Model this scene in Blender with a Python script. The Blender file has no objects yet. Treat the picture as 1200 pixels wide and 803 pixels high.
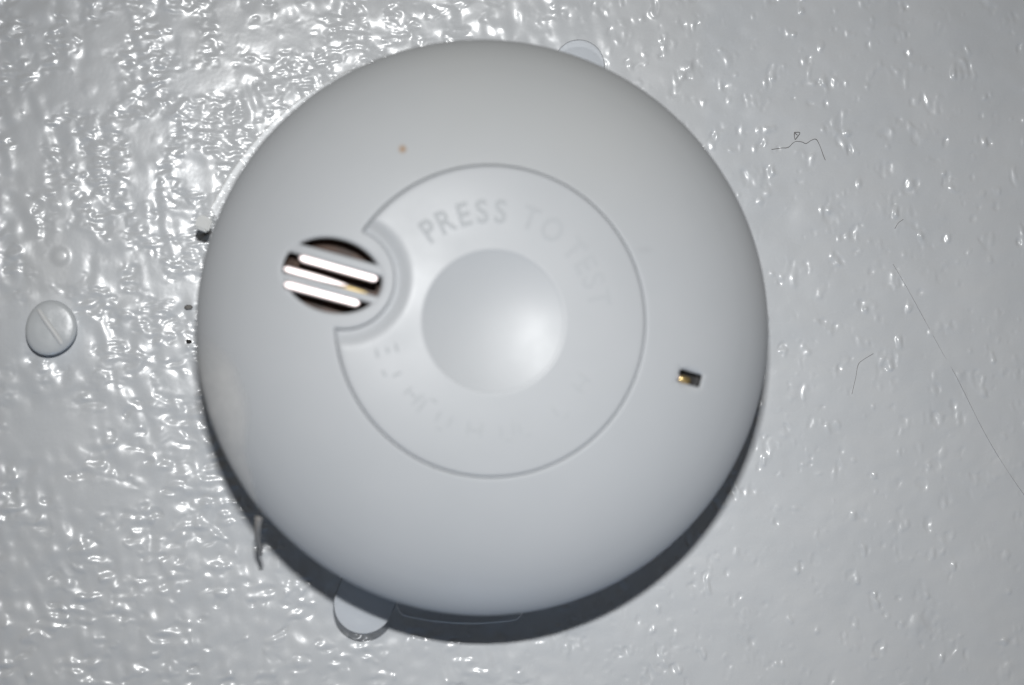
import bpy, bmesh, math, random
import numpy as np
from mathutils import Matrix, Vector
from mathutils.geometry import delaunay_2d_cdt

# ------------------------------------------------------------------ frame
# Work in millimetres on the underside of a ceiling: x right, y up the picture,
# z away from the ceiling (down into the room).  CEIL turns that into the world.
MM = 0.001
CEIL = Matrix.Translation((0, 0, 2.4)) @ Matrix.Rotation(math.pi, 4, 'X')
S = bpy.context.scene
COL = S.collection

# ------------------------------------------------------------------ camera
cam_d = bpy.data.cameras.new('camera')
cam = bpy.data.objects.new('camera', cam_d); COL.objects.link(cam)
CAMP = Vector((-36.0, -12.0, 379.0))
def aim(pos, target):
    f = (Vector(target) - Vector(pos)).normalized(); r = f.cross(Vector((0, 1, 0))).normalized(); u = r.cross(f)
    return Matrix((r, u, -f)).transposed().to_4x4()
rot = aim(CAMP, (0, 0, 0))
cam.matrix_world = CEIL @ (Matrix.Translation(CAMP * MM) @ rot)
cam_d.sensor_width = 36.0
cam_d.lens = 72.0
cam_d.clip_start = 0.01
cam_d.clip_end = 20.0
cam_d.dof.use_dof = True
cam_d.dof.focus_distance = 0.388
cam_d.dof.aperture_fstop = 9.0
S.camera = cam

# ------------------------------------------------------------------ light
w = bpy.data.worlds.new('World'); S.world = w; w.use_nodes = True
bg = w.node_tree.nodes['Background']
bg.inputs[0].default_value = (1.0, 0.80, 0.60, 1)
bg.inputs[1].default_value = 0.028
S.view_settings.view_transform = 'Standard'
S.view_settings.look = 'None'
S.view_settings.exposure = 0.0
S.view_settings.gamma = 1.0

def area(name, pos, target, sx, sy, power, col):
    d = bpy.data.lights.new(name, 'AREA'); d.shape = 'RECTANGLE'
    d.size = sx * MM; d.size_y = sy * MM; d.energy = power; d.color = col
    o = bpy.data.objects.new(name, d); COL.objects.link(o)
    p = Vector(pos)
    q = aim(p, target)
    o.matrix_world = CEIL @ (Matrix.Translation(p * MM) @ q)
    return o
# the camera's own pop-up flash, a hand's width above the lens
flash = area('camera_flash', (-36, 63, 386), (15, -28, 0), 24, 10, 0.186, (0.99, 0.997, 1.0))
flash.data.spread = math.radians(76)    # the reflector throws a beam, weaker away from its axis
# weak bluish fill strip added at ceiling level to tint the alarm's lower side
area('blue_fill', (150, -1800, 40), (0, 0, 30), 1000, 70, 6.0, (0.30, 0.58, 1.0))

# ------------------------------------------------------------------ materials
def mat(name, col, rough=0.5, metal=0.0, spec=0.5):
    m = bpy.data.materials.new(name); m.use_nodes = True
    b = m.node_tree.nodes['Principled BSDF']
    b.inputs['Base Color'].default_value = (*col, 1)
    b.inputs['Roughness'].default_value = rough
    b.inputs['Metallic'].default_value = metal
    b.inputs['Specular IOR Level'].default_value = spec
    return m, m.node_tree, b

def noise(nt, vec, scale, detail=3, rough=0.5):
    n = nt.nodes.new('ShaderNodeTexNoise')
    n.inputs['Scale'].default_value = scale; n.inputs['Detail'].default_value = detail
    n.inputs['Roughness'].default_value = rough
    if vec: nt.links.new(vec, n.inputs['Vector'])
    return n
def ramp(nt, fac, a, b, ca, cb):
    r = nt.nodes.new('ShaderNodeValToRGB')
    r.color_ramp.elements[0].position = a; r.color_ramp.elements[1].position = b
    r.color_ramp.elements[0].color = (*ca, 1); r.color_ramp.elements[1].color = (*cb, 1)
    nt.links.new(fac, r.inputs[0]); return r
def math_node(nt, op, a, b=None, clamp=False):
    n = nt.nodes.new('ShaderNodeMath'); n.operation = op; n.use_clamp = clamp
    for i, v in enumerate((a, b)):
        if v is None: continue
        if isinstance(v, (int, float)): n.inputs[i].default_value = v
        else: nt.links.new(v, n.inputs[i])
    return n.outputs[0]
def mix_col(nt, fac, a, b):
    n = nt.nodes.new('ShaderNodeMix'); n.data_type = 'RGBA'
    for sock, v in ((n.inputs[0], fac), (n.inputs[6], a), (n.inputs[7], b)):
        if isinstance(v, tuple): sock.default_value = (*v, 1)
        elif isinstance(v, (int, float)): sock.default_value = v
        else: nt.links.new(v, sock)
    return n.outputs[2]
def coords(nt):
    return nt.nodes.new('ShaderNodeTexCoord').outputs['Object']
def spot(nt, vec, c, r, soft=0.6):
    """1 inside an ellipse of half-sizes r round c (mm, object space), 0 outside."""
    mp = nt.nodes.new('ShaderNodeMapping')
    nt.links.new(vec, mp.inputs[0])
    mp.vector_type = 'POINT'
    mp.inputs['Scale'].default_value = tuple(1000.0 / k for k in r)
    mp.inputs['Location'].default_value = tuple(-a / k for a, k in zip(c, r))
    l = nt.nodes.new('ShaderNodeVectorMath'); l.operation = 'LENGTH'
    nt.links.new(mp.outputs[0], l.inputs[0])
    mr = nt.nodes.new('ShaderNodeMapRange'); mr.interpolation_type = 'SMOOTHSTEP'
    nt.links.new(l.outputs['Value'], mr.inputs[0])
    mr.inputs[1].default_value = 1.0 + soft / 2; mr.inputs[2].default_value = 1.0 - soft / 2
    mr.inputs[3].default_value = 0; mr.inputs[4].default_value = 1
    return mr.outputs[0]

# glossy white gloss paint
M_paint, nt, b = mat('gloss_white_paint', (0.74, 0.755, 0.765), 0.16, 0, 0.4)
v = coords(nt)
n1 = noise(nt, v, 60, 4)
r1 = ramp(nt, n1.outputs[0], 0.3, 0.7, (0.685, 0.71, 0.735), (0.735, 0.755, 0.775))
nt.links.new(r1.outputs[0], b.inputs['Base Color'])
n2 = noise(nt, v, 900, 2)
bp = nt.nodes.new('ShaderNodeBump'); bp.inputs['Strength'].default_value = 0.25
bp.inputs['Distance'].default_value = 0.00003
nt.links.new(n2.outputs[0], bp.inputs['Height']); nt.links.new(bp.outputs[0], b.inputs['Normal'])
n3 = noise(nt, v, 150, 3)
r3 = ramp(nt, n3.outputs[0], 0.35, 0.65, (0.25,) * 3, (0.33,) * 3)
nt.links.new(r3.outputs[0], b.inputs['Roughness'])
b.inputs['Coat Weight'].default_value = 0.3; b.inputs['Coat Roughness'].default_value = 0.14; b.inputs['Coat IOR'].default_value = 1.45
nt.links.new(bp.outputs[0], b.inputs['Coat Normal'])

# aged ABS cover
def plastic(name, rough, spec, cover=False):
    m, nt, b = mat(name, (0.72, 0.74, 0.75), rough, 0, spec)
    v = coords(nt)
    n = noise(nt, v, 35, 5, 0.6)
    c = ramp(nt, n.outputs[0], 0.25, 0.75, (0.575, 0.60, 0.625), (0.615, 0.635, 0.66)).outputs[0]
    n_f = noise(nt, v, 6000, 2)
    bp = nt.nodes.new('ShaderNodeBump'); bp.inputs['Strength'].default_value = 0.08
    bp.inputs['Distance'].default_value = 0.00002
    nt.links.new(n_f.outputs[0], bp.inputs['Height']); nt.links.new(bp.outputs[0], b.inputs['Normal'])
    ro = ramp(nt, noise(nt, v, 120, 4).outputs[0], 0.3, 0.7, (rough - 0.04,) * 3, (rough + 0.05,) * 3).outputs[0]
    if cover:
        # uneven yellowing; the upper rim's darker shade is put into the colour too
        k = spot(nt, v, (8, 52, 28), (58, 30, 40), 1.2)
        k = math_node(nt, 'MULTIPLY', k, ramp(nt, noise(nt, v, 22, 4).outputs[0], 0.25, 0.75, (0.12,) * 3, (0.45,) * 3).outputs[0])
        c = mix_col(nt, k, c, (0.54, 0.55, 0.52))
        # rust-coloured fly speck, faint grey smudges
        c = mix_col(nt, math_node(nt, 'MULTIPLY', spot(nt, v, (-15.78, 28.96, 36.05), (0.75, 0.8, 2), 1.0), 0.92), c, (0.42, 0.20, 0.03))
        k = spot(nt, v, (25.1, 12.5, 37.1), (1.3, 0.55, 3), 1.6)
        c = mix_col(nt, math_node(nt, 'MULTIPLY', k, 0.14), c, (0.3, 0.31, 0.34))
    nt.links.new(c, b.inputs['Base Color']); nt.links.new(ro, b.inputs['Roughness'])
    return m
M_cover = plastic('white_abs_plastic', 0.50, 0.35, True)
M_button = plastic('white_button_plastic', 0.43, 0.6)
M_letter = mat('worn_letter_plastic', (0.575, 0.60, 0.62), 0.7, 0, 0.2)[0]
M_letter2 = mat('rubbed_letter_plastic', (0.578, 0.602, 0.625), 0.6, 0, 0.3)[0]
M_bar = plastic('grille_plastic', 0.5, 0.35)
M_base = mat('base_plastic', (0.70, 0.71, 0.70), 0.5)[0]
M_dark, nt, b = mat('dark_sounder_housing', (0.03, 0.018, 0.014), 0.45)
n = noise(nt, coords(nt), 400, 3)
nt.links.new(ramp(nt, n.outputs[0], 0.3, 0.7, (0.05, 0.027, 0.018), (0.13, 0.07, 0.045)).outputs[0], b.inputs['Base Color'])
M_metal = mat('bright_metal', (0.95, 0.84, 0.83), 0.48, 1.0)[0]
M_brass = mat('brass', (0.55, 0.42, 0.2), 0.5, 1.0)[0]
M_led, nt, b = mat('amber_led_lens', (0.9, 0.68, 0.32), 0.26)
b.inputs['Coat Weight'].default_value = 0.6; b.inputs['Metallic'].default_value = 0.85
M_screw, nt, b = mat('painted_screw', (0.66, 0.69, 0.71), 0.30)
n = noise(nt, coords(nt), 700, 3)
bp = nt.nodes.new('ShaderNodeBump'); bp.inputs['Strength'].default_value = 0.35; bp.inputs['Distance'].default_value = 0.0001
nt.links.new(n.outputs[0], bp.inputs['Height']); nt.links.new(bp.outputs[0], b.inputs['Normal'])
M_filler = mat('slot_filler', (0.80, 0.81, 0.81), 0.45)[0]
M_hair = mat('dark_hair', (0.17, 0.155, 0.15), 0.5)[0]
M_palehair = mat('dusty_hair', (0.47, 0.47, 0.48), 0.6)[0]
M_dirt = mat('black_dirt', (0.025, 0.022, 0.02), 0.8)[0]
M_greydirt = mat('grey_dirt', (0.22, 0.21, 0.20), 0.8)[0]
M_strand = mat('dry_paint_strand', (0.36, 0.345, 0.33), 0.6)[0]

def clear(name, t, tint, white):
    m = bpy.data.materials.new(name); m.use_nodes = True
    nt = m.node_tree; nt.nodes.clear()
    out = nt.nodes.new('ShaderNodeOutputMaterial')
    tr = nt.nodes.new('ShaderNodeBsdfTransparent'); tr.inputs[0].default_value = (*tint, 1)
    df = nt.nodes.new('ShaderNodeBsdfDiffuse'); df.inputs[0].default_value = (*white, 1)
    gl = nt.nodes.new('ShaderNodeBsdfGlossy'); gl.inputs['Roughness'].default_value = 0.42
    m1 = nt.nodes.new('ShaderNodeMixShader'); m1.inputs[0].default_value = 1 - t
    m2 = nt.nodes.new('ShaderNodeMixShader')
    nt.links.new(tr.outputs[0], m1.inputs[1]); nt.links.new(df.outputs[0], m1.inputs[2])
    m2.inputs[0].default_value = 0.06; nt.links.new(m1.outputs[0], m2.inputs[1]); nt.links.new(gl.outputs[0], m2.inputs[2])
    nt.links.new(m2.outputs[0], out.inputs[0])
    return m
M_clear = clear('clear_plastic', 0.5, (0.985, 0.99, 1.0), (0.84, 0.89, 0.95))
M_pale = clear('clear_flange_plastic', 0.93, (0.97, 0.975, 0.98), (0.6, 0.62, 0.64))
M_cut2 = clear('flange_cut_edge', 0.15, (0.9, 0.9, 0.9), (0.95, 0.95, 0.94))
M_cut = clear('clear_plastic_cut_edge', 0.6, (0.7, 0.71, 0.72), (0.30, 0.31, 0.32))

# ------------------------------------------------------------------ object helpers
def tag(o, label=None, cat=None, group=None, kind=None):
    for k, v in (('label', label), ('category', cat), ('group', group), ('kind', kind)):
        if v: o[k] = v
    return o
def mesh_from(name, verts, faces, mats, smooth=True, slots=None):
    me = bpy.data.meshes.new(name)
    me.from_pydata([tuple(c * MM for c in p) for p in verts], [], faces)
    for m in (mats if isinstance(mats, (list, tuple)) else [mats]): me.materials.append(m)
    if slots is not None: me.polygons.foreach_set('material_index', slots)
    me.polygons.foreach_set('use_smooth', [smooth] * len(me.polygons))
    me.validate(); me.update()
    return me
def part(name, me, parent, loc=None):
    o = bpy.data.objects.new(name, me); COL.objects.link(o); o.parent = parent
    if loc: o.location = Vector(loc) * MM
    return o
def top(name, me, at=(0, 0, 0), rz=0.0):
    o = bpy.data.objects.new(name, me); COL.objects.link(o)
    o.matrix_world = CEIL @ Matrix.Translation(Vector(at) * MM) @ Matrix.Rotation(rz, 4, 'Z')
    return o

def lathe(profile, segs=96, closed=False):
    vs, fs = [], []
    n = len(profile)
    for i in range(segs):
        a = 2 * math.pi * i / segs
        for r, z in profile: vs.append((r * math.cos(a), r * math.sin(a), z))
    for i in range(segs):
        j = (i + 1) % segs
        for k in range(n - 1):
            fs.append((i * n + k, j * n + k, j * n + k + 1, i * n + k + 1))
    return vs, fs
def tube(pts, rad, sides=6, sub=6):
    """A round strand through pts (Catmull-Rom); rad may be a list."""
    P = [Vector(p) for p in pts]; R = rad if isinstance(rad, (list, tuple)) else [rad] * len(P)
    path, rr = [], []
    for i in range(len(P) - 1):
        p0, p1, p2, p3 = P[max(i - 1, 0)], P[i], P[i + 1], P[min(i + 2, len(P) - 1)]
        for k in range(sub):
            t = k / sub
            path.append(0.5 * (2 * p1 + (p2 - p0) * t + (2 * p0 - 5 * p1 + 4 * p2 - p3) * t * t + (3 * p1 - p0 - 3 * p2 + p3) * t ** 3))
            rr.append(R[i] * (1 - t) + R[i + 1] * t)
    path.append(P[-1]); rr.append(R[-1])
    vs, fs = [], []
    for i, p in enumerate(path):
        d = (path[min(i + 1, len(path) - 1)] - path[max(i - 1, 0)]).normalized()
        a = d.orthogonal() if abs(d.z) > 0.9 else d.cross(Vector((0, 0, 1))); a.normalize()
        c = d.cross(a)
        for s in range(sides):
            an = 2 * math.pi * s / sides
            vs.append(p + (a * math.cos(an) + c * math.sin(an)) * rr[i])
    for i in range(len(path) - 1):
        for s in range(sides):
            t = (s + 1) % sides
            fs.append((i * sides + s, i * sides + t, (i + 1) * sides + t, (i + 1) * sides + s))
    fs.append(tuple(range(sides))[::-1]); fs.append(tuple((len(path) - 1) * sides + s for s in range(sides)))
    return vs, fs

# ------------------------------------------------------------------ the painted ceiling
rng = np.random.default_rng(11)
STEP = 0.25
fx = np.arange(-120, 120.01, STEP); fy = np.arange(-86, 86.01, STEP)
NX, NY = len(fx), len(fy)
def band(lx, ly, theta=0.0, seed=0, p=1.0):
    """Band-limited noise with wavelengths about lx, ly (mm), unit variance."""
    g = np.random.default_rng(seed)
    kx = np.fft.fftfreq(NX, STEP)[None, :]; ky = np.fft.fftfreq(NY, STEP)[:, None]
    c, s = math.cos(theta), math.sin(theta)
    q = ((kx * c + ky * s) * lx) ** 2 + ((-kx * s + ky * c) * ly) ** 2
    f = (q ** p) * np.exp(-q * p)
    h = np.fft.ifft2(np.fft.fft2(g.standard_normal((NY, NX))) * f).real
    return h / h.std()
def low(l, seed):
    g = np.random.default_rng(seed)
    kx = np.fft.fftfreq(NX, STEP)[None, :]; ky = np.fft.fftfreq(NY, STEP)[:, None]
    h = np.fft.ifft2(np.fft.fft2(g.standard_normal((NY, NX))) * np.exp(-(kx * kx + ky * ky) * l * l * 1.6)).real
    return h / h.std()
def rank01(h):
    o = np.empty(h.size); o[np.argsort(h, axis=None)] = np.linspace(0, 1, h.size)
    return o.reshape(h.shape)
def sstep(x, a, b):
    t = np.clip((x - a) / (b - a), 0, 1); return t * t * (3 - 2 * t)
X, Y = np.meshgrid(fx, fy)
# how much of the paint is stippled, over the panel (rows top to bottom, mm grid)
ctl = np.array([
 [.62,.66,.78,.80,.55,.25,.18,.20,.16,.12,.10,.10],
 [.64,.58,.80,.88,.60,.30,.20,.20,.18,.16,.15,.12],
 [.66,.72,.92,.85,.60,.30,.20,.20,.16,.16,.12,.14],
 [.46,.66,.85,.70,.50,.30,.20,.15,.12,.16,.10,.08],
 [.34,.52,.74,.60,.40,.30,.20,.15,.08,.12,.14,.06],
 [.36,.50,.66,.55,.40,.30,.20,.15,.14,.12,.08,.05],
 [.36,.44,.54,.58,.50,.30,.22,.18,.16,.10,.07,.04],
 [.26,.32,.38,.42,.42,.34,.28,.26,.14,.10,.06,.04]])
gx = np.clip((X + 88) / 16.0, 0, 10.999); gy = np.clip((56 - Y) / 16.0, 0, 6.999)
ix, iy = gx.astype(int), gy.astype(int); tx, ty = gx - ix, gy - iy
dens = (ctl[iy, ix] * (1 - tx) + ctl[iy, ix + 1] * tx) * (1 - ty) + (ctl[iy + 1, ix] * (1 - tx) + ctl[iy + 1, ix + 1] * tx) * ty
warpx = 2.0 * low(7, 5); warpy = 2.0 * low(7, 6)
# flowed-out smooth pools in the stipple
pools = [(-78, 47, 8, 7), (-66, 38, 4.5, 4.5), (-69, 29, 4, 3.5), (-58, 48, 7, 4), (-43, 57, 9, 3.5), (-52, 58, 3, 8),
         (-57, 31, 5, 3), (-86, 57, 2.5, 6), (-73, 58, 2.5, 6), (-61, 56, 2.2, 7), (-82.5, 15.3, 6, 5.5), (-72.5, 16, 2.5, 7),
         (-83.8, 2.2, 8, 7.5), (-61, 9, 6, 3), (-91, 1, 5, 7), (-84, -17, 10, 6), (-61, -8, 5, 3), (-72, -28, 9, 3), (-88, 33, 3, 7)]
pool = np.zeros_like(X)
for px, py, rx, ry in pools:
    d = np.sqrt(((X + .5 * warpx - px) / rx) ** 2 + ((Y + .5 * warpy - py) / ry) ** 2)
    pool = np.maximum(pool, 1 - sstep(d, 0.55, 1.2))
left = 1 - sstep(X, -8, 35)                       # the worse-applied side
u = rank01(0.75 * low(2.4, 21) + 0.9 * low(5.5, 22))
mask = sstep(dens * 0.88 - u, -0.11, 0.18) * (1 - pool)
us = rank01(low(2.2, 31) + 0.5 * low(5.0, 32))
mask_r = sstep(dens * 0.43 - us, -0.08, 0.13)
n_lad = 0.75 * band(4.6, 2.1, 0.12, 41) + 0.55 * band(2.9, 1.5, -0.15, 42) + 0.25 * band(1.8, 1.3, 0.4, 40)
n_str = band(8.5, 2.9, -0.06, 43) + 0.4 * band(3.0, 2.5, 0, 44)
n_ver = band(2.4, 6.0, 0.12, 45) + 0.2 * band(1.9, 2.2, 0, 46)
lowleft = sstep(-Y, -2, 22)
fine = left * ((1 - lowleft) * n_lad + lowleft * n_str * 1.6) * mask * 0.056 + (1 - left) * (n_ver * mask_r * 0.14 + band(2.6, 7.5, 0.1, 47) * sstep(rank01(low(3.0, 48) + 0.4 * low(1.5, 49)), 0.80, 1.0) * 0.09)
mid = band(5.5, 4.5, 0.3, 51) * (0.016 + 0.012 * left) + band(15, 12, 0, 52) * 0.05
def blur(h, l):
    kx = np.fft.fftfreq(NX, STEP)[None, :]; ky = np.fft.fftfreq(NY, STEP)[:, None]
    return np.fft.ifft2(np.fft.fft2(h) * np.exp(-(kx * kx + ky * ky) * l * l * 10)).real
pool_s = blur(pool, 1.6)
mid = mid * (1 - 0.9 * pool_s)
ridge = (band(4.2, 11.0, 0.25, 61) + 0.6 * band(7.0, 5.0, -0.3, 62)) * 0.050 * left * (1 - pool_s)
tiny = band(1.1, 1.1, 0, 71) * 0.0022
H = fine + mid + ridge + tiny
# nubs and craters of the paint
for px, py, r, h in [(-82.7, 15.5, 1.5, 0.26), (-77.8, 46.5, 1.3, 0.07), (-65.6, 37.2, .9, .04),
                     (84.5, 4.6, 2.6, 0.10), (33, 52, 1.0, .2), (-43, 57, .7, .05), (-89, -35, 1, .07)]:
    d = np.sqrt((X - px) ** 2 + (Y - py) ** 2) / r
    H += h * np.exp(-d ** 4)
edge = np.minimum(np.minimum(120 - np.abs(X), 86 - np.abs(Y)) / 6.0, 1.0)
H *= edge
ox = np.array([1400, 800, 450, 280, 190, 150, 130.])
ax_ = np.concatenate([-ox, fx, ox[::-1]]); oy = np.array([1400, 800, 450, 280, 180, 130, 100.])
ay_ = np.concatenate([-oy, fy, oy[::-1]])
GX, GY = np.meshgrid(ax_, ay_); GZ = np.zeros_like(GX); GZ[7:7 + NY, 7:7 + NX] = H
nx, ny = len(ax_), len(ay_)
co = np.stack([GX, GY, GZ], -1).reshape(-1, 3) * MM
idx = np.arange(nx * ny).reshape(ny, nx)
quads = np.stack([idx[:-1, :-1], idx[:-1, 1:], idx[1:, 1:], idx[1:, :-1]], -1).reshape(-1)
me = bpy.data.meshes.new('ceiling')
nf = (nx - 1) * (ny - 1)
me.vertices.add(nx * ny); me.vertices.foreach_set('co', co.astype(np.float32).ravel())
me.loops.add(nf * 4); me.loops.foreach_set('vertex_index', quads.astype(np.int32))
me.polygons.add(nf); me.polygons.foreach_set('loop_start', (np.arange(nf) * 4).astype(np.int32))
me.polygons.foreach_set('use_smooth', np.ones(nf, dtype=bool))
me.materials.append(M_paint)
me.update(calc_edges=True)
tag(top('ceiling', me), kind='structure')
def ceil_z(x, y):
    i = int(round((x + 120) / STEP)); j = int(round((y + 86) / STEP))
    return float(H[min(max(j, 0), NY - 1), min(max(i, 0), NX - 1)])

# ------------------------------------------------------------------ smoke alarm
AX, AY, RC = -6.7, 2.0, 49.92
def zs(r):
    return 25.5 + 15 * (1 - min(r / RC, 1.0) ** 3.0) ** 0.62
def zxy(x, y): return zs(math.hypot(x, y))
alarm = bpy.data.objects.new('smoke_alarm', None); COL.objects.link(alarm)
alarm.empty_display_size = 0.02
# it hangs a little skewed on its base
alarm.matrix_world = CEIL @ Matrix.Translation(Vector((AX, AY, 26)) * MM) @ Matrix.Rotation(math.radians(2.55), 4, 'Y') @ Matrix.Translation((0, 0, -26 * MM))
tag(alarm, 'round white plastic smoke alarm with a dished test button and a slotted sounder vent', 'smoke alarm')

BC = Vector((-0.95, 0.38)); BR = 26.0          # button centre, radius of its opening
NC = Vector((-25.66, 7.27)); NR = 8.55         # notch round the vent
VC = Vector((-27.45, 7.75)); VA = -0.268       # vent ellipse centre and slope
VU = Vector((math.cos(VA), math.sin(VA))); VV = Vector((-VU.y, VU.x))
LC = Vector((33.2, -9.1)); LA = -0.26
def ellipse(c, a, b_, ang, n):
    return [Vector((c.x + a * math.cos(t) * math.cos(ang) - b_ * math.sin(t) * math.sin(ang),
                    c.y + a * math.cos(t) * math.sin(ang) + b_ * math.sin(t) * math.cos(ang))) for t in (2 * math.pi * i / n for i in range(n))]
def rrect(c, hx, hy, r, ang, n=5):
    out = []
    for sx, sy, a0 in ((1, 1, 0), (-1, 1, .5), (-1, -1, 1), (1, -1, 1.5)):
        for i in range(n + 1):
            t = (a0 + 0.5 * i / n) * math.pi
            x, y = sx * (hx - r) + r * math.cos(t), sy * (hy - r) + r * math.sin(t)
            out.append(Vector((c.x + x * math.cos(ang) - y * math.sin(ang), c.y + x * math.sin(ang) + y * math.cos(ang))))
    return out
def button_outline(inset, step=0.45):
    """Circle with a bite out of it, shrunk by inset (negative grows it)."""
    R, r = BR - inset, NR + inset
    d = (NC - BC).length; base = math.atan2(NC.y - BC.y, NC.x - BC.x)
    a = math.acos((R * R + d * d - r * r) / (2 * R * d))
    ia = math.acos((r * r + d * d - R * R) / (2 * r * d))
    out = []
    n = int((2 * math.pi - 2 * a) * R / step)
    for i in range(n):
        t = base + a + (2 * math.pi - 2 * a) * i / n
        out.append(BC + Vector((math.cos(t), math.sin(t))) * R)
    m = int(2 * ia * r / (step * .7))
    for i in range(m):
        t = base + math.pi + ia - 2 * ia * i / m
        out.append(NC + Vector((math.cos(t), math.sin(t))) * r)
    return out
def inside(poly, x, y):
    c = False; j = len(poly) - 1
    for i in range(len(poly)):
        a, b_ = poly[i], poly[j]
        if (a.y > y) != (b_.y > y) and x < (b_.x - a.x) * (y - a.y) / (b_.y - a.y) + a.x: c = not c
        j = i
    return c
def sheet(loops, pts, keep, zf, skirts):
    """Triangulated sheet bounded by loops, lifted by zf; skirts = depth of the wall under each loop."""
    P = [Vector(p) for p in pts]; E = []
    starts = []
    for lp in loops:
        s = len(P); starts.append((s, len(lp))); P += lp
        E += [(s + i, s + (i + 1) % len(lp)) for i in range(len(lp))]
    v2, e2, f2, ov, oe, of = delaunay_2d_cdt(P, E, [], 0, 1e-5)
    verts = [(p.x, p.y, zf(p.x, p.y)) for p in v2]
    faces = []
    for f in f2:
        cx = sum(v2[i].x for i in f) / len(f); cy = sum(v2[i].y for i in f) / len(f)
        if keep(cx, cy): faces.append(tuple(f))
    # drop points no face uses
    used = sorted({i for f in faces for i in f}); mp = {o: k for k, o in enumerate(used)}
    verts = [verts[i] for i in used]; faces = [tuple(mp[i] for i in f) for f in faces]
    for lp, dep in zip(loops, skirts):
        if not dep: continue
        s = len(verts); n = len(lp)
        for p in lp:
            z = zf(p.x, p.y)
            verts.append((p.x, p.y, z)); verts.append((p.x, p.y, z - dep))
        for i in range(n):
            a, b_ = s + 2 * i, s + 2 * ((i + 1) % n)
            faces.append((a, b_, b_ + 1, a + 1))
    return verts, faces
def fillet(d, r, depth=None):
    if d >= r: return 0.0
    return (depth or r) * (1 - math.sqrt(max(0.0, 1 - (1 - max(d, 0) / r) ** 2)))

# --- cover: dome with openings for the button, the vent and the indicator
hole_b = button_outline(-0.13); hole_v = ellipse(VC, 8.25, 6.15, VA, 110); hole_l = rrect(LC, 2.15, 1.1, 0.3, LA)
def sd_button(x, y):
    return max(math.hypot(x - BC.x, y - BC.y) - BR, NR - math.hypot(x - NC.x, y - NC.y))
def sd_vent(x, y):
    q = Vector((x, y)) - VC; a, b_ = q.dot(VU) / 8.25, q.dot(VV) / 6.15
    k = math.hypot(a, b_); return (k - 1) * 6.9
def sd_led(x, y):
    q = Vector((x, y)) - LC; c, s = math.cos(LA), math.sin(LA)
    a, b_ = abs(q.x * c + q.y * s) - 2.15, abs(-q.x * s + q.y * c) - 1.1
    return math.hypot(max(a, 0), max(b_, 0)) if max(a, b_) > 0 else max(a, b_)
def z_cover(x, y):
    z = zxy(x, y)
    z -= fillet(sd_button(x, y) - 0.13, 0.35, 0.3)
    z -= fillet(sd_vent(x, y), 0.7, 0.45)
    z -= fillet(sd_led(x, y), 0.3, 0.25)
    return z
pts = []
rr_ = list(np.arange(0.8, 44, 0.8)) + [44.8, 45.6, 46.3, 46.9, 47.45, 47.9, 48.3, 48.65, 48.95, 49.2, 49.4, 49.56, 49.69, 49.78, 49.85, 49.89]
for k, r in enumerate(rr_):
    n = 240 if r > 44 else max(12, int(2 * math.pi * r / 0.95))
    for i in range(n):
        t = 2 * math.pi * (i + 0.5 * (k % 2)) / n
        x, y = r * math.cos(t), r * math.sin(t)
        if sd_button(x, y) > 0.75 and sd_vent(x, y) > 0.9 and sd_led(x, y) > 0.5: pts.append((x, y))
for d in (0.1, 0.25, 0.45): pts += [p for p in button_outline(-0.13 - d) if sd_vent(p.x, p.y) > 0.05]
for d in (0.12, 0.3, 0.55, 0.75): pts += ellipse(VC, 8.25 + d, 6.15 + d, VA, 110)
for d in (0.1, 0.25): pts += rrect(LC, 2.15 + d, 1.1 + d, 0.3 + d, LA)
rim = [Vector((RC * math.cos(2 * math.pi * i / 240), RC * math.sin(2 * math.pi * i / 240))) for i in range(240)]
keep = lambda x, y: not (inside(hole_b, x, y) or inside(hole_v, x, y) or inside(hole_l, x, y))
cv, cf = sheet([rim, hole_b, hole_v, hole_l], pts, keep, z_cover, [0, 2.2, 2.6, 1.6])
# rounded shoulder and under-edge below the widest line
s = len(cv)
under = [(RC, 25.5), (RC - .02, 24.8), (RC - .1, 24), (RC - .5, 22.9), (RC - 1.6, 22.3), (RC - 3.2, 22.2)]
uv, uf = lathe(under, 240)
cv += uv; cf += [tuple(i + s for i in f)[::-1] for f in uf]
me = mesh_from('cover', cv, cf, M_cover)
bm = bmesh.new(); bm.from_mesh(me)
rimv = [v_ for v_ in bm.verts if abs(math.hypot(v_.co.x, v_.co.y) - RC * MM) < 1e-6]
bmesh.ops.remove_doubles(bm, verts=rimv, dist=2e-6)
bmesh.ops.recalc_face_normals(bm, faces=bm.faces); bm.to_mesh(me); bm.free()
if me.polygons and sum(p.normal.z * p.area for p in me.polygons) < 0: me.flip_normals()
cover = part('cover', me, alarm)

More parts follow.
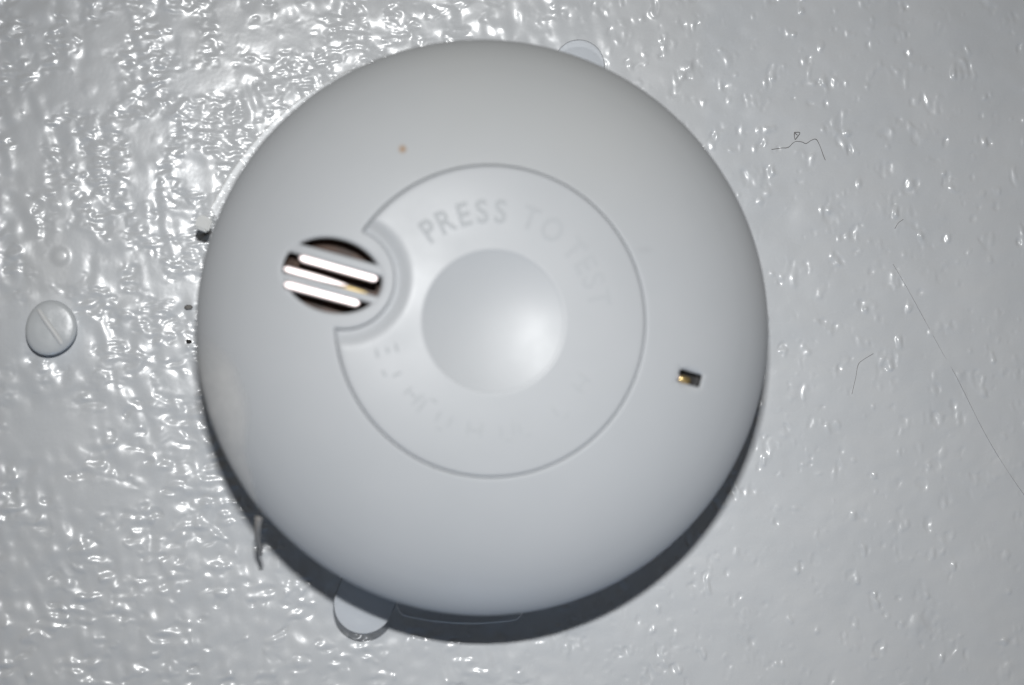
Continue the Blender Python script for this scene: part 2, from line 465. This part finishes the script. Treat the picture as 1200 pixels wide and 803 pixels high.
# --- test button with its dished middle and the bevel facing the vent
DC = Vector((-0.85, 0.2)); DR = 12.0; DRAD = 45.0
def z_button(x, y):
    d = math.hypot(x - DC.x, y - DC.y)
    zr = zxy(x, y) + 0.05
    lip = 0.35
    t = sstep(np.float64(DR - d), -lip, lip)
    bowl = zs(12.0) - DR * DR / (2 * DRAD) + d * d / (2 * DRAD)
    z = zr * (1 - t) + min(bowl, zr) * t if d > DR - lip else bowl
    e = BR - math.hypot(x - BC.x, y - BC.y); nn = math.hypot(x - NC.x, y - NC.y) - NR
    z -= fillet(e, 0.4, 0.35)
    z -= 1.05 * (1 - float(sstep(np.float64(nn), 0.2, 2.9))) + fillet(nn, 0.22, 0.2)
    return float(z)
out_b = button_outline(0.0)
pts = []
for k, r in enumerate(np.arange(0.5, 27, 0.5)):
    n = max(10, int(2 * math.pi * r / 0.75)) if r < 24 else 200
    for i in range(n):
        t = 2 * math.pi * (i + .5 * (k % 2)) / n
        x, y = BC.x + r * math.cos(t), BC.y + r * math.sin(t)
        dd = math.hypot(x - DC.x, y - DC.y)
        if sd_button(x, y) < -0.6 and abs(dd - DR) > 0.7: pts.append((x, y))
for d in (0.08, 0.2, 0.36, 0.5): pts += button_outline(d)
for d in (-.5, -.35, -.22, -.1, 0, .1, .22, .35, .5):
    pts += [DC + Vector((math.cos(t), math.sin(t))) * (DR + d) for t in (2 * math.pi * i / 120 for i in range(120))]
bv, bf = sheet([out_b], pts, lambda x, y: inside(out_b, x, y), z_button, [2.0])
me = mesh_from('test_button', bv, bf, M_button)
if sum(p.normal.z * p.area for p in me.polygons) < 0: me.flip_normals()
button = part('test_button', me, alarm)

# --- raised words round the button
def letter_mesh(ch, size):
    cu = bpy.data.curves.new('letter', 'FONT'); cu.body = ch; cu.size = size
    cu.align_x = 'CENTER'; cu.extrude = 0.12; cu.bevel_depth = 0.05; cu.offset = 0.07; cu.resolution_u = 4
    o = bpy.data.objects.new('letter_tmp', cu); COL.objects.link(o)
    me = bpy.data.meshes.new_from_object(o.evaluated_get(bpy.context.evaluated_depsgraph_get()))
    bpy.data.objects.remove(o); bpy.data.curves.remove(cu)
    return me
angs = [125.8, 116.2, 105.6, 95.8, 86.0, 69.8, 57.0, 41.5, 31.5, 22.0, 12.4]
for ch, a in zip('PRESSTOTEST', angs):
    me = letter_mesh(ch, 5.5); me.name = 'letter'
    t = math.radians(a - 90); c, s_ = math.cos(t), math.sin(t)
    ys = [v_.co.y for v_ in me.vertices]; mid_y = (max(ys) + min(ys)) / 2
    for v_ in me.vertices:
        x, y = v_.co.x * 0.86, v_.co.y - mid_y + 18.3
        X_, Y_ = BC.x + x * c - y * s_, BC.y + x * s_ + y * c
        v_.co = Vector((X_, Y_, z_button(X_, Y_) + v_.co.z * (0.55 if a > 80 else 0.4) + (0.02 if a > 80 else 0.0))) * MM
    me.materials.clear(); me.materials.append(M_letter if a > 80 else M_letter2)
    part('letter', me, button)
# the words along the lower half are rubbed away to faint raised remnants
random.seed(5)
vs, fs = [], []
a = -164.0
while a < -24:
    A_ = math.radians(a); u_ = Vector((math.cos(A_), math.sin(A_))); q_ = Vector((u_.y, -u_.x))
    cell = [(-1.2, 0, 1), (1.2, 0, 1), (0, 1.7, 0), (0, 0, 0), (0, -1.7, 0)]
    for dx, dr, rad in random.sample(cell, 3):
        if random.random() < 0.2: continue
        c0 = BC + u_ * (18.3 + dr + random.uniform(-.2, .2)) + q_ * (dx * 0.9)
        d = u_ if rad else q_; q = Vector((-d.y, d.x)); L = random.uniform(1.1, 2.0) if rad else random.uniform(.7, 1.2); W_ = 0.34; s = len(vs)
        ring = [c0 + d * (L * math.cos(k * math.pi / 6)) + q * (W_ * math.sin(k * math.pi / 6)) for k in range(12)]
        for p in ring: vs.append((p.x, p.y, z_button(p.x, p.y) - 0.03))
        for p in ring:
            p = c0 + (p - c0) * 0.6; vs.append((p.x, p.y, z_button(p.x, p.y) + 0.03))
        fs += [(s + k, s + (k + 1) % 12, s + 12 + (k + 1) % 12, s + 12 + k) for k in range(12)] + [tuple(range(s + 12, s + 24))]
    a += random.choice((10.0, 10.0, 10.5, 17.0))
M_worn = mat('worn_letter_remnant', (0.575, 0.60, 0.62), 0.65, 0, 0.3)[0]
tag(part('worn_lettering', mesh_from('worn_lettering', vs, fs, M_worn), button), kind='stuff')

# --- sounder vent: dark housing, two bars, bright metal edges behind them
vs, fs = lathe([(0.01, 31.6), (8.8, 31.6), (9.3, 31.9), (9.3, 33.9)], 48)
hp = part('sounder_housing', mesh_from('sounder_housing', vs, fs, M_dark), alarm, (VC.x, VC.y, 0))
vs, fs = lathe([(0.01, 30.0), (46, 30.0), (46, 22)], 96)
vs = [(x, y, z - 4.0 * (x * x + y * y) / 2116) for x, y, z in vs]
part('inner_shell', mesh_from('inner_shell', vs, fs, M_dark), alarm)
def strip(p0, p1, width, rise, drop, flat, name, m, parent, taper0=0.25, taper1=0.25, slope=None, thick=0.9):
    """A long convex bar from p0 to p1 with rounded ends; slope makes it a plane instead of following the dome."""
    a, b_ = Vector(p0), Vector(p1); d = (b_ - a).normalized(); q = Vector((-d.y, d.x)); L = (b_ - a).length
    N, K = 36, 10; vs, fs = [], []
    for i in range(N + 1):
        s = i / N
        e0, e1 = min(1, s * L / max(width * .5 * (taper0 * 4), 1e-3)), min(1, (1 - s) * L / max(width * .5 * (taper1 * 4), 1e-3))
        wdt = width * 0.5 * math.sqrt(max(1e-4, 1 - (1 - e0) ** 2)) * math.sqrt(max(1e-4, 1 - (1 - e1) ** 2))
        c = a + d * (L * s)
        for k in range(K + 1):
            tt = -1 + 2 * k / K; p = c + q * (wdt * tt)
            if slope: base = zs((VC).length) + slope[0] * (p.x - VC.x) + slope[1] * (p.y - VC.y)
            else: base = zxy(p.x, p.y)
            vs.append((p.x, p.y, base - drop + rise * (math.sqrt(max(0, 1 - (abs(tt)) ** flat)) - 1)))
        vs.append((c.x - q.x * wdt, c.y - q.y * wdt, base - drop - rise - thick)); vs.append((c.x + q.x * wdt, c.y + q.y * wdt, base - drop - rise - thick))
    M_ = K + 3
    order = list(range(K + 1)) + [K + 2, K + 1]
    for i in range(N):
        for k in range(M_):
            a0, a1 = order[k], order[(k + 1) % M_]
            fs.append((i * M_ + a0, (i + 1) * M_ + a0, (i + 1) * M_ + a1, i * M_ + a1))
    fs.append(tuple(order)); fs.append(tuple(N * M_ + k for k in order[::-1]))
    me = mesh_from(name, vs, fs, m)
    bm = bmesh.new(); bm.from_mesh(me); bmesh.ops.recalc_face_normals(bm, faces=bm.faces); bm.to_mesh(me); bm.free()
    return part(name, me, parent)
def vp(uu, vv): return VC + VU * uu + VV * vv
strip(vp(-9.0, 2.85), vp(9.2, 2.75), 1.75, 0.35, 0.10, 2.6, 'grille_bar', M_bar, cover, .05, .05)
strip(vp(-9.0, -2.3), vp(9.0, -2.1), 1.35, 0.35, 0.10, 2.6, 'grille_bar', M_bar, cover, .05, .05)
SL = (0.10, -0.06)
strip(vp(-6.2, 1.45), vp(7.4, 1.35), 1.4, 0.16, 0.55, 2.2, 'metal_strip', M_metal, cover, .3, .3, SL)
strip(vp(-8.1, -0.95), vp(3.0, -0.95), 1.2, 0.16, 0.75, 2.2, 'metal_strip', M_metal, cover, .3, 3.2, SL)
strip(vp(-7.4, -3.45), vp(5.6, -3.35), 1.45, 0.16, 0.55, 2.2, 'metal_strip', M_metal, cover, .3, .3, SL)
strip(vp(-2.5, -1.15), vp(6.6, -1.25), 0.9, 0.2, 1.4, 2.0, 'brass_edge', M_brass, cover, .4, 2.0, SL)

# --- indicator window with its amber LED
vs = []; fs = []
lo = rrect(LC, 2.12, 1.07, 0.3, LA); zl = zxy(LC.x, LC.y)
for p in lo: vs.append((p.x, p.y, zl - 0.9))
for p in lo: vs.append((p.x, p.y, zl - 3.2))
n = len(lo); fs = [(i, (i + 1) % n, n + (i + 1) % n, n + i) for i in range(n)] + [tuple(range(n, 2 * n))]
M_black = mat('black_slot', (0.008, 0.008, 0.009), 0.4)[0]
part('indicator_recess', mesh_from('indicator_recess', vs, fs, M_black, False), cover)
def capsule(c, d, L, r, z, name, m, parent):
    vs, fs = [], []; N, K = 14, 16
    d = d.normalized(); q = Vector((-d.y, d.x))
    for i in range(N + 1):
        t = -math.pi / 2 + math.pi * i / N
        ctr = (L if t > 0 else -L) * (1 if abs(t) > 1e-6 else 0)
        for k in range(K):
            f = 2 * math.pi * k / K; rr = r * math.cos(t)
            p = c + d * (ctr + r * math.sin(t)) + q * (rr * math.cos(f))
            vs.append((p.x, p.y, z + rr * math.sin(f)))
    for i in range(N):
        for k in range(K):
            fs.append((i * K + k, i * K + (k + 1) % K, (i + 1) * K + (k + 1) % K, (i + 1) * K + k))
    return part(name, mesh_from(name, vs, fs, m), parent)
ld = Vector((math.cos(LA), math.sin(LA))); lq = Vector((-ld.y, ld.x))
capsule(LC - ld * 0.75 - lq * 0.45, ld, 0.55, 0.72, zl - 1.25, 'led_lens', M_led, cover)
capsule(LC - ld * 2.0 - lq * 0.35, lq, 0.12, 0.34, zl - 0.25, 'led_glint', M_metal, cover)  # bright metal bead put in for the highlight at the slot's corner

# --- mounting base with its clear flange and two clear pull tabs
vs, fs = lathe([(0.01, 0.2), (45.5, 0.2), (46.0, 1.0), (46.3, 20), (46.5, 22.6)], 120)
part('mounting_base', mesh_from('mounting_base', vs, fs, M_base), alarm)
def flange(a0, a1, r0, r1, z0, z1, name):
    n = max(8, int((a1 - a0) * 1.2)); vs, fs, sl = [], [], []
    for i in range(n + 1):
        a = math.radians(a0 + (a1 - a0) * i / n)
        e = min(i, n - i) / n; ro = r1 - 1.6 * max(0, 1 - e * n / 2.5) ** 2
        for r, z in ((r0, z0), (ro, z0), (ro, z1 - .15), (ro - .15, z1), (r0, z1)): vs.append((r * math.cos(a), r * math.sin(a), z))
    for i in range(n):
        for k in range(5):
            k2 = (k + 1) % 5
            fs.append((i * 5 + k, i * 5 + k2, (i + 1) * 5 + k2, (i + 1) * 5 + k)); sl.append(1 if k in (1, 2) else 0)
    fs += [(0, 1, 2, 3, 4), tuple(n * 5 + k for k in (4, 3, 2, 1, 0))]; sl += [1, 1]
    return part(name, mesh_from(name, vs, fs, [M_pale, M_cut2], False, sl), alarm)
flange(114, 157, 45.8, 52.3, 7, 8.2, 'clear_flange')
flange(-106, -80, 45.8, 53.2, 7, 8.2, 'clear_flange')
def tab(ang, rc, rt, z0, z1, len_in):
    """Round-ended clear tab pointing outwards."""
    a = math.radians(ang); u_ = Vector((math.cos(a), math.sin(a))); q = Vector((-u_.y, u_.x)); c = u_ * rc
    ol = [c - u_ * len_in - q * rt] + [c + q * (rt * math.sin(t)) + u_ * (rt * math.cos(t)) for t in (-math.pi / 2 + math.pi * i / 28 for i in range(29))] + [c - u_ * len_in + q * rt]
    n = len(ol); vs = [(p.x, p.y, z0) for p in ol] + [(p.x, p.y, z1 - .12) for p in ol] + [(c.x + (p.x - c.x) * .975, c.y + (p.y - c.y) * .975, z1) for p in ol]
    fs, sl = [], []
    for i in range(n):
        j = (i + 1) % n
        fs += [(i, j, n + j, n + i), (n + i, n + j, 2 * n + j, 2 * n + i)]; sl += [1, 1]
    fs += [tuple(range(2 * n, 3 * n)), tuple(range(n))[::-1]]; sl += [0, 0]
    return part('clear_tab', mesh_from('clear_tab', vs, fs, [M_clear, M_cut], False, sl), alarm)
tab(-112.0, 53.4, 5.45, 5.2, 6.4, 6)
tab(68.4, 52.6, 4.7, 6.6, 7.8, 6)
def block(c, hx, hy, z0, z1, ang, name, m, parent, bev=0.35):
    bm = bmesh.new(); bmesh.ops.create_cube(bm, size=1)
    for v_ in bm.verts: v_.co = Vector((v_.co.x * 2 * hx, v_.co.y * 2 * hy, v_.co.z * (z1 - z0)))
    bmesh.ops.bevel(bm, geom=bm.edges[:], offset=bev, segments=2, affect='EDGES')
    R_ = Matrix.Rotation(ang, 4, 'Z')
    for v_ in bm.verts: v_.co = (R_ @ v_.co + Vector((c[0], c[1], (z0 + z1) / 2))) * MM
    me = bpy.data.meshes.new(name); bm.to_mesh(me); bm.free(); me.materials.append(m)
    return part(name, me, parent)
block((-48.9, 18.8), 1.35, 1.3, 6.0, 8.6, math.radians(159), 'catch', M_base, alarm)

# ------------------------------------------------------------------ painted-over screw
prof = [(0.01, 3.5), (2.6, 3.49), (3.9, 3.42), (4.4, 3.28), (4.65, 3.0), (4.7, 2.7), (4.5, 2.3), (4.0, 1.9), (3.8, -0.2)]
vs, fs = lathe(prof, 64)
vs2 = []
for x, y, z in vs:
    a = math.atan2(y, x); r = math.hypot(x, y)
    k = 1 + 0.03 * math.cos(2 * a - 1.2) + 0.02 * math.cos(3 * a + .5)
    vs2.append((x * k * 0.97, y * k * 1.07, z + 0.015 * x * (z > 0.6) + (0.04 * math.sin(x * 1.1 + y) if z > 3 else 0)))
screw = top('screw_head', mesh_from('screw_head', vs2, fs, M_screw), (-84.0, 2.3, 0.0))
tag(screw, 'round white screw head painted over, with a filled diagonal slot', 'screw')
sd = Vector((0.56, -0.83)); sv, sf = tube([(-sd.x * 3.9, -sd.y * 4.0, 3.08), (-sd.x * 1.5, -sd.y * 1.5, 3.22), (sd.x * 1.5 + .1, sd.y * 1.5, 3.22), (sd.x * 3.7, sd.y * 3.6, 3.1)], [.5, .62, .62, .5], 10)
part('filled_slot', mesh_from('filled_slot', sv, sf, M_filler), screw)

# ------------------------------------------------------------------ hairs and bits
def hair(name, pts, rad, m, label, cat):
    c = pts[0]
    pts = [(x - 0.000178 * x * abs(x), *q) for x, *q in pts]; c = pts[0]
    P = [(x - c[0], y - c[1], ceil_z(x, y) + rad * 0.8 + (h if len(q) else 0)) for (x, y, *q) in pts for h in [0.15 + (q[0] if q else 0)]]
    return tag(top(name, mesh_from(name, *tube(P, [rad * (0.55 + 0.45 * abs(math.sin(1.9 * i + 0.8))) for i in range(len(P))], 6, 8), m), (c[0], c[1], 0)), label, cat)
hair('hair', [(49.66, 36.6), (51.5, 36.9), (52.9, 37.05), (54.2, 38.1), (55.6, 38.1), (56.4, 37.8), (57.4, 38.4), (58.4, 38.6), (59.2, 37.2), (59.8, 35.6), (60.2, 34.7)],
     0.068, M_hair, 'short kinked dark hair stuck to the gloss paint with a bent end', 'hair')
hair('lint_speck', [(54.1, 39.9), (55.2, 39.85), (54.6, 38.9), (54.25, 38.6), (54.15, 39.7), (54.7, 39.4)], 0.09, M_hair,
     'tiny dark triangular bit of lint just above the kinked hair', 'lint')
hair('long_hair', [(73.5, 15.1), (76.3, 10.5), (79.3, 5.3), (83.0, -1.2), (86.3, -6.8), (91.0, -15.8), (95.0, -22.4), (99.3, -28.4), (103, -33)],
     0.06, M_palehair, 'long thin hair running diagonally down the smooth right-hand paint', 'hair')
hair('hair', [(69.5, -1.9), (67.6, -3.0), (66.5, -4.0), (66.0, -6.4), (65.2, -9.6)], 0.05, M_hair,
     'faint short bent hair left of the long diagonal hair', 'hair')
hair('hair', [(75.6, 23.6), (74.6, 22.9), (73.9, 21.8)], 0.05, M_hair, 'very short dark fibre high on the right-hand paint above the long hair', 'hair')
def blob(name, c, r, m, label, cat, seed):
    g = random.Random(seed); bm = bmesh.new(); bmesh.ops.create_icosphere(bm, subdivisions=2, radius=1)
    for v_ in bm.verts:
        k = g.uniform(0.75, 1.2); v_.co = Vector((v_.co.x * r[0] * k, v_.co.y * r[1] * k, v_.co.z * r[2])) * MM
    me = bpy.data.meshes.new(name); bm.to_mesh(me); bm.free(); me.materials.append(m)
    me.polygons.foreach_set('use_smooth', [True] * len(me.polygons))
    return tag(top(name, me, c), label, cat)
blob('dirt_speck', (-59.5, 0.0, 0.25), (0.6, 0.45, 0.35), M_dirt, 'small black speck of dirt, lowest of three along the left edge of the alarm', 'dirt', 1)
blob('dirt_speck', (-59.6, 6.3, 0.2), (0.8, 0.5, 0.3), M_greydirt, 'grey speck of dirt, middle of three along the left edge of the alarm', 'dirt', 2)
blob('dirt_speck', (-56.4, 19.7, 0.3), (0.4, 0.35, 0.3), M_greydirt, 'dark speck just under the small white catch at the upper left rim', 'dirt', 3)
# a scrap of milky film stuck over the lower left rim
M_film = clear('milky_film', 0.7, (0.985, 0.985, 0.985), (0.94, 0.94, 0.93))
_nt = M_film.node_tree; _at = _nt.nodes.new('ShaderNodeAttribute'); _at.attribute_name = 'milkiness'
_tc = coords(_nt); _n = noise(_nt, _tc, 260, 4)
_f = math_node(_nt, 'MULTIPLY', _at.outputs['Fac'], ramp(_nt, _n.outputs[0], 0.3, 0.7, (0.65,) * 3, (1,) * 3).outputs[0])
for _m in [n for n in _nt.nodes if n.type == 'MIX_SHADER']:
    _k = 0.9 if _m.inputs[0].default_value > 0.2 else 0.05
    _nt.links.new(math_node(_nt, 'MULTIPLY', _f, _k), _m.inputs[0])
def prof_at(sv):
    """Point (r, z) of the shell at distance sv inwards (+) or below (-) the widest line."""
    if sv < 0: return RC + 0.15 * (-sv) ** 0.5 * 0.3, 25.5 + sv
    r = RC
    acc = 0.0
    while acc < sv and r > 30:
        r2 = r - 0.02; acc += math.hypot(0.02, zs(r2) - zs(r)); r = r2
    return r, zs(r)
g = random.Random(9); vs, fs = [], []
NF, NS = 60, 12
for i in range(NF + 1):
    f = i / NF; phi = math.radians(181.5 + 40.5 * f)
    top_s = 12.5 * math.sin(math.pi * min(1, f * 1.08) ** 0.75) ** 0.8 * (1 - 0.45 * f) + 0.7 + 0.5 * math.sin(f * 17) * math.sin(math.pi * f) + g.uniform(-.12, .12)
    low_s = -(0.3 + 1.6 * math.sin(math.pi * f) + g.uniform(0, .5))
    for k in range(NS + 1):
        sv = low_s + (top_s - low_s) * k / NS
        r_, z_ = prof_at(sv); o_ = 0.12 + 0.16 * math.sin(math.pi * k / NS)
        r_ += o_ * 0.7; z_ += o_ * 0.6
        vs.append((r_ * math.cos(phi), r_ * math.sin(phi), z_))
for i in range(NF):
    for k in range(NS):
        a0 = i * (NS + 1) + k; fs.append((a0, a0 + 1, a0 + NS + 2, a0 + NS + 1))
me = mesh_from('film_scrap', vs, fs, M_film)
at_ = me.attributes.new('milkiness', 'FLOAT', 'POINT')
at_.data.foreach_set('value', [min(1, (NS - k) / 1.6) * min(1, i / 14, (NF - i) / 8) * (0.55 + 0.45 * (1 - k / NS)) for i in range(NF + 1) for k in range(NS + 1)])
film = top('film_scrap', me); film.matrix_world = alarm.matrix_world.copy()
tag(film, 'dull milky scrap of film stuck over the lower left rim of the alarm', 'film')
# a strand of dried paint hanging from the lower left rim
sv, sf = tube([(0.3, 1.6, 21.5), (0.1, 0, 20.5), (0.0, -2.4, 17.5), (0.35, -4.2, 15), (0.4, -5.6, 13)], [.75, .62, .5, .42, .25], 8)
tag(top('paint_strand', mesh_from('paint_strand', sv, sf, M_strand), (-46.3, -32.6, 0)),
    'pale strand of dried paint hanging from the lower left rim of the alarm', 'paint strand')
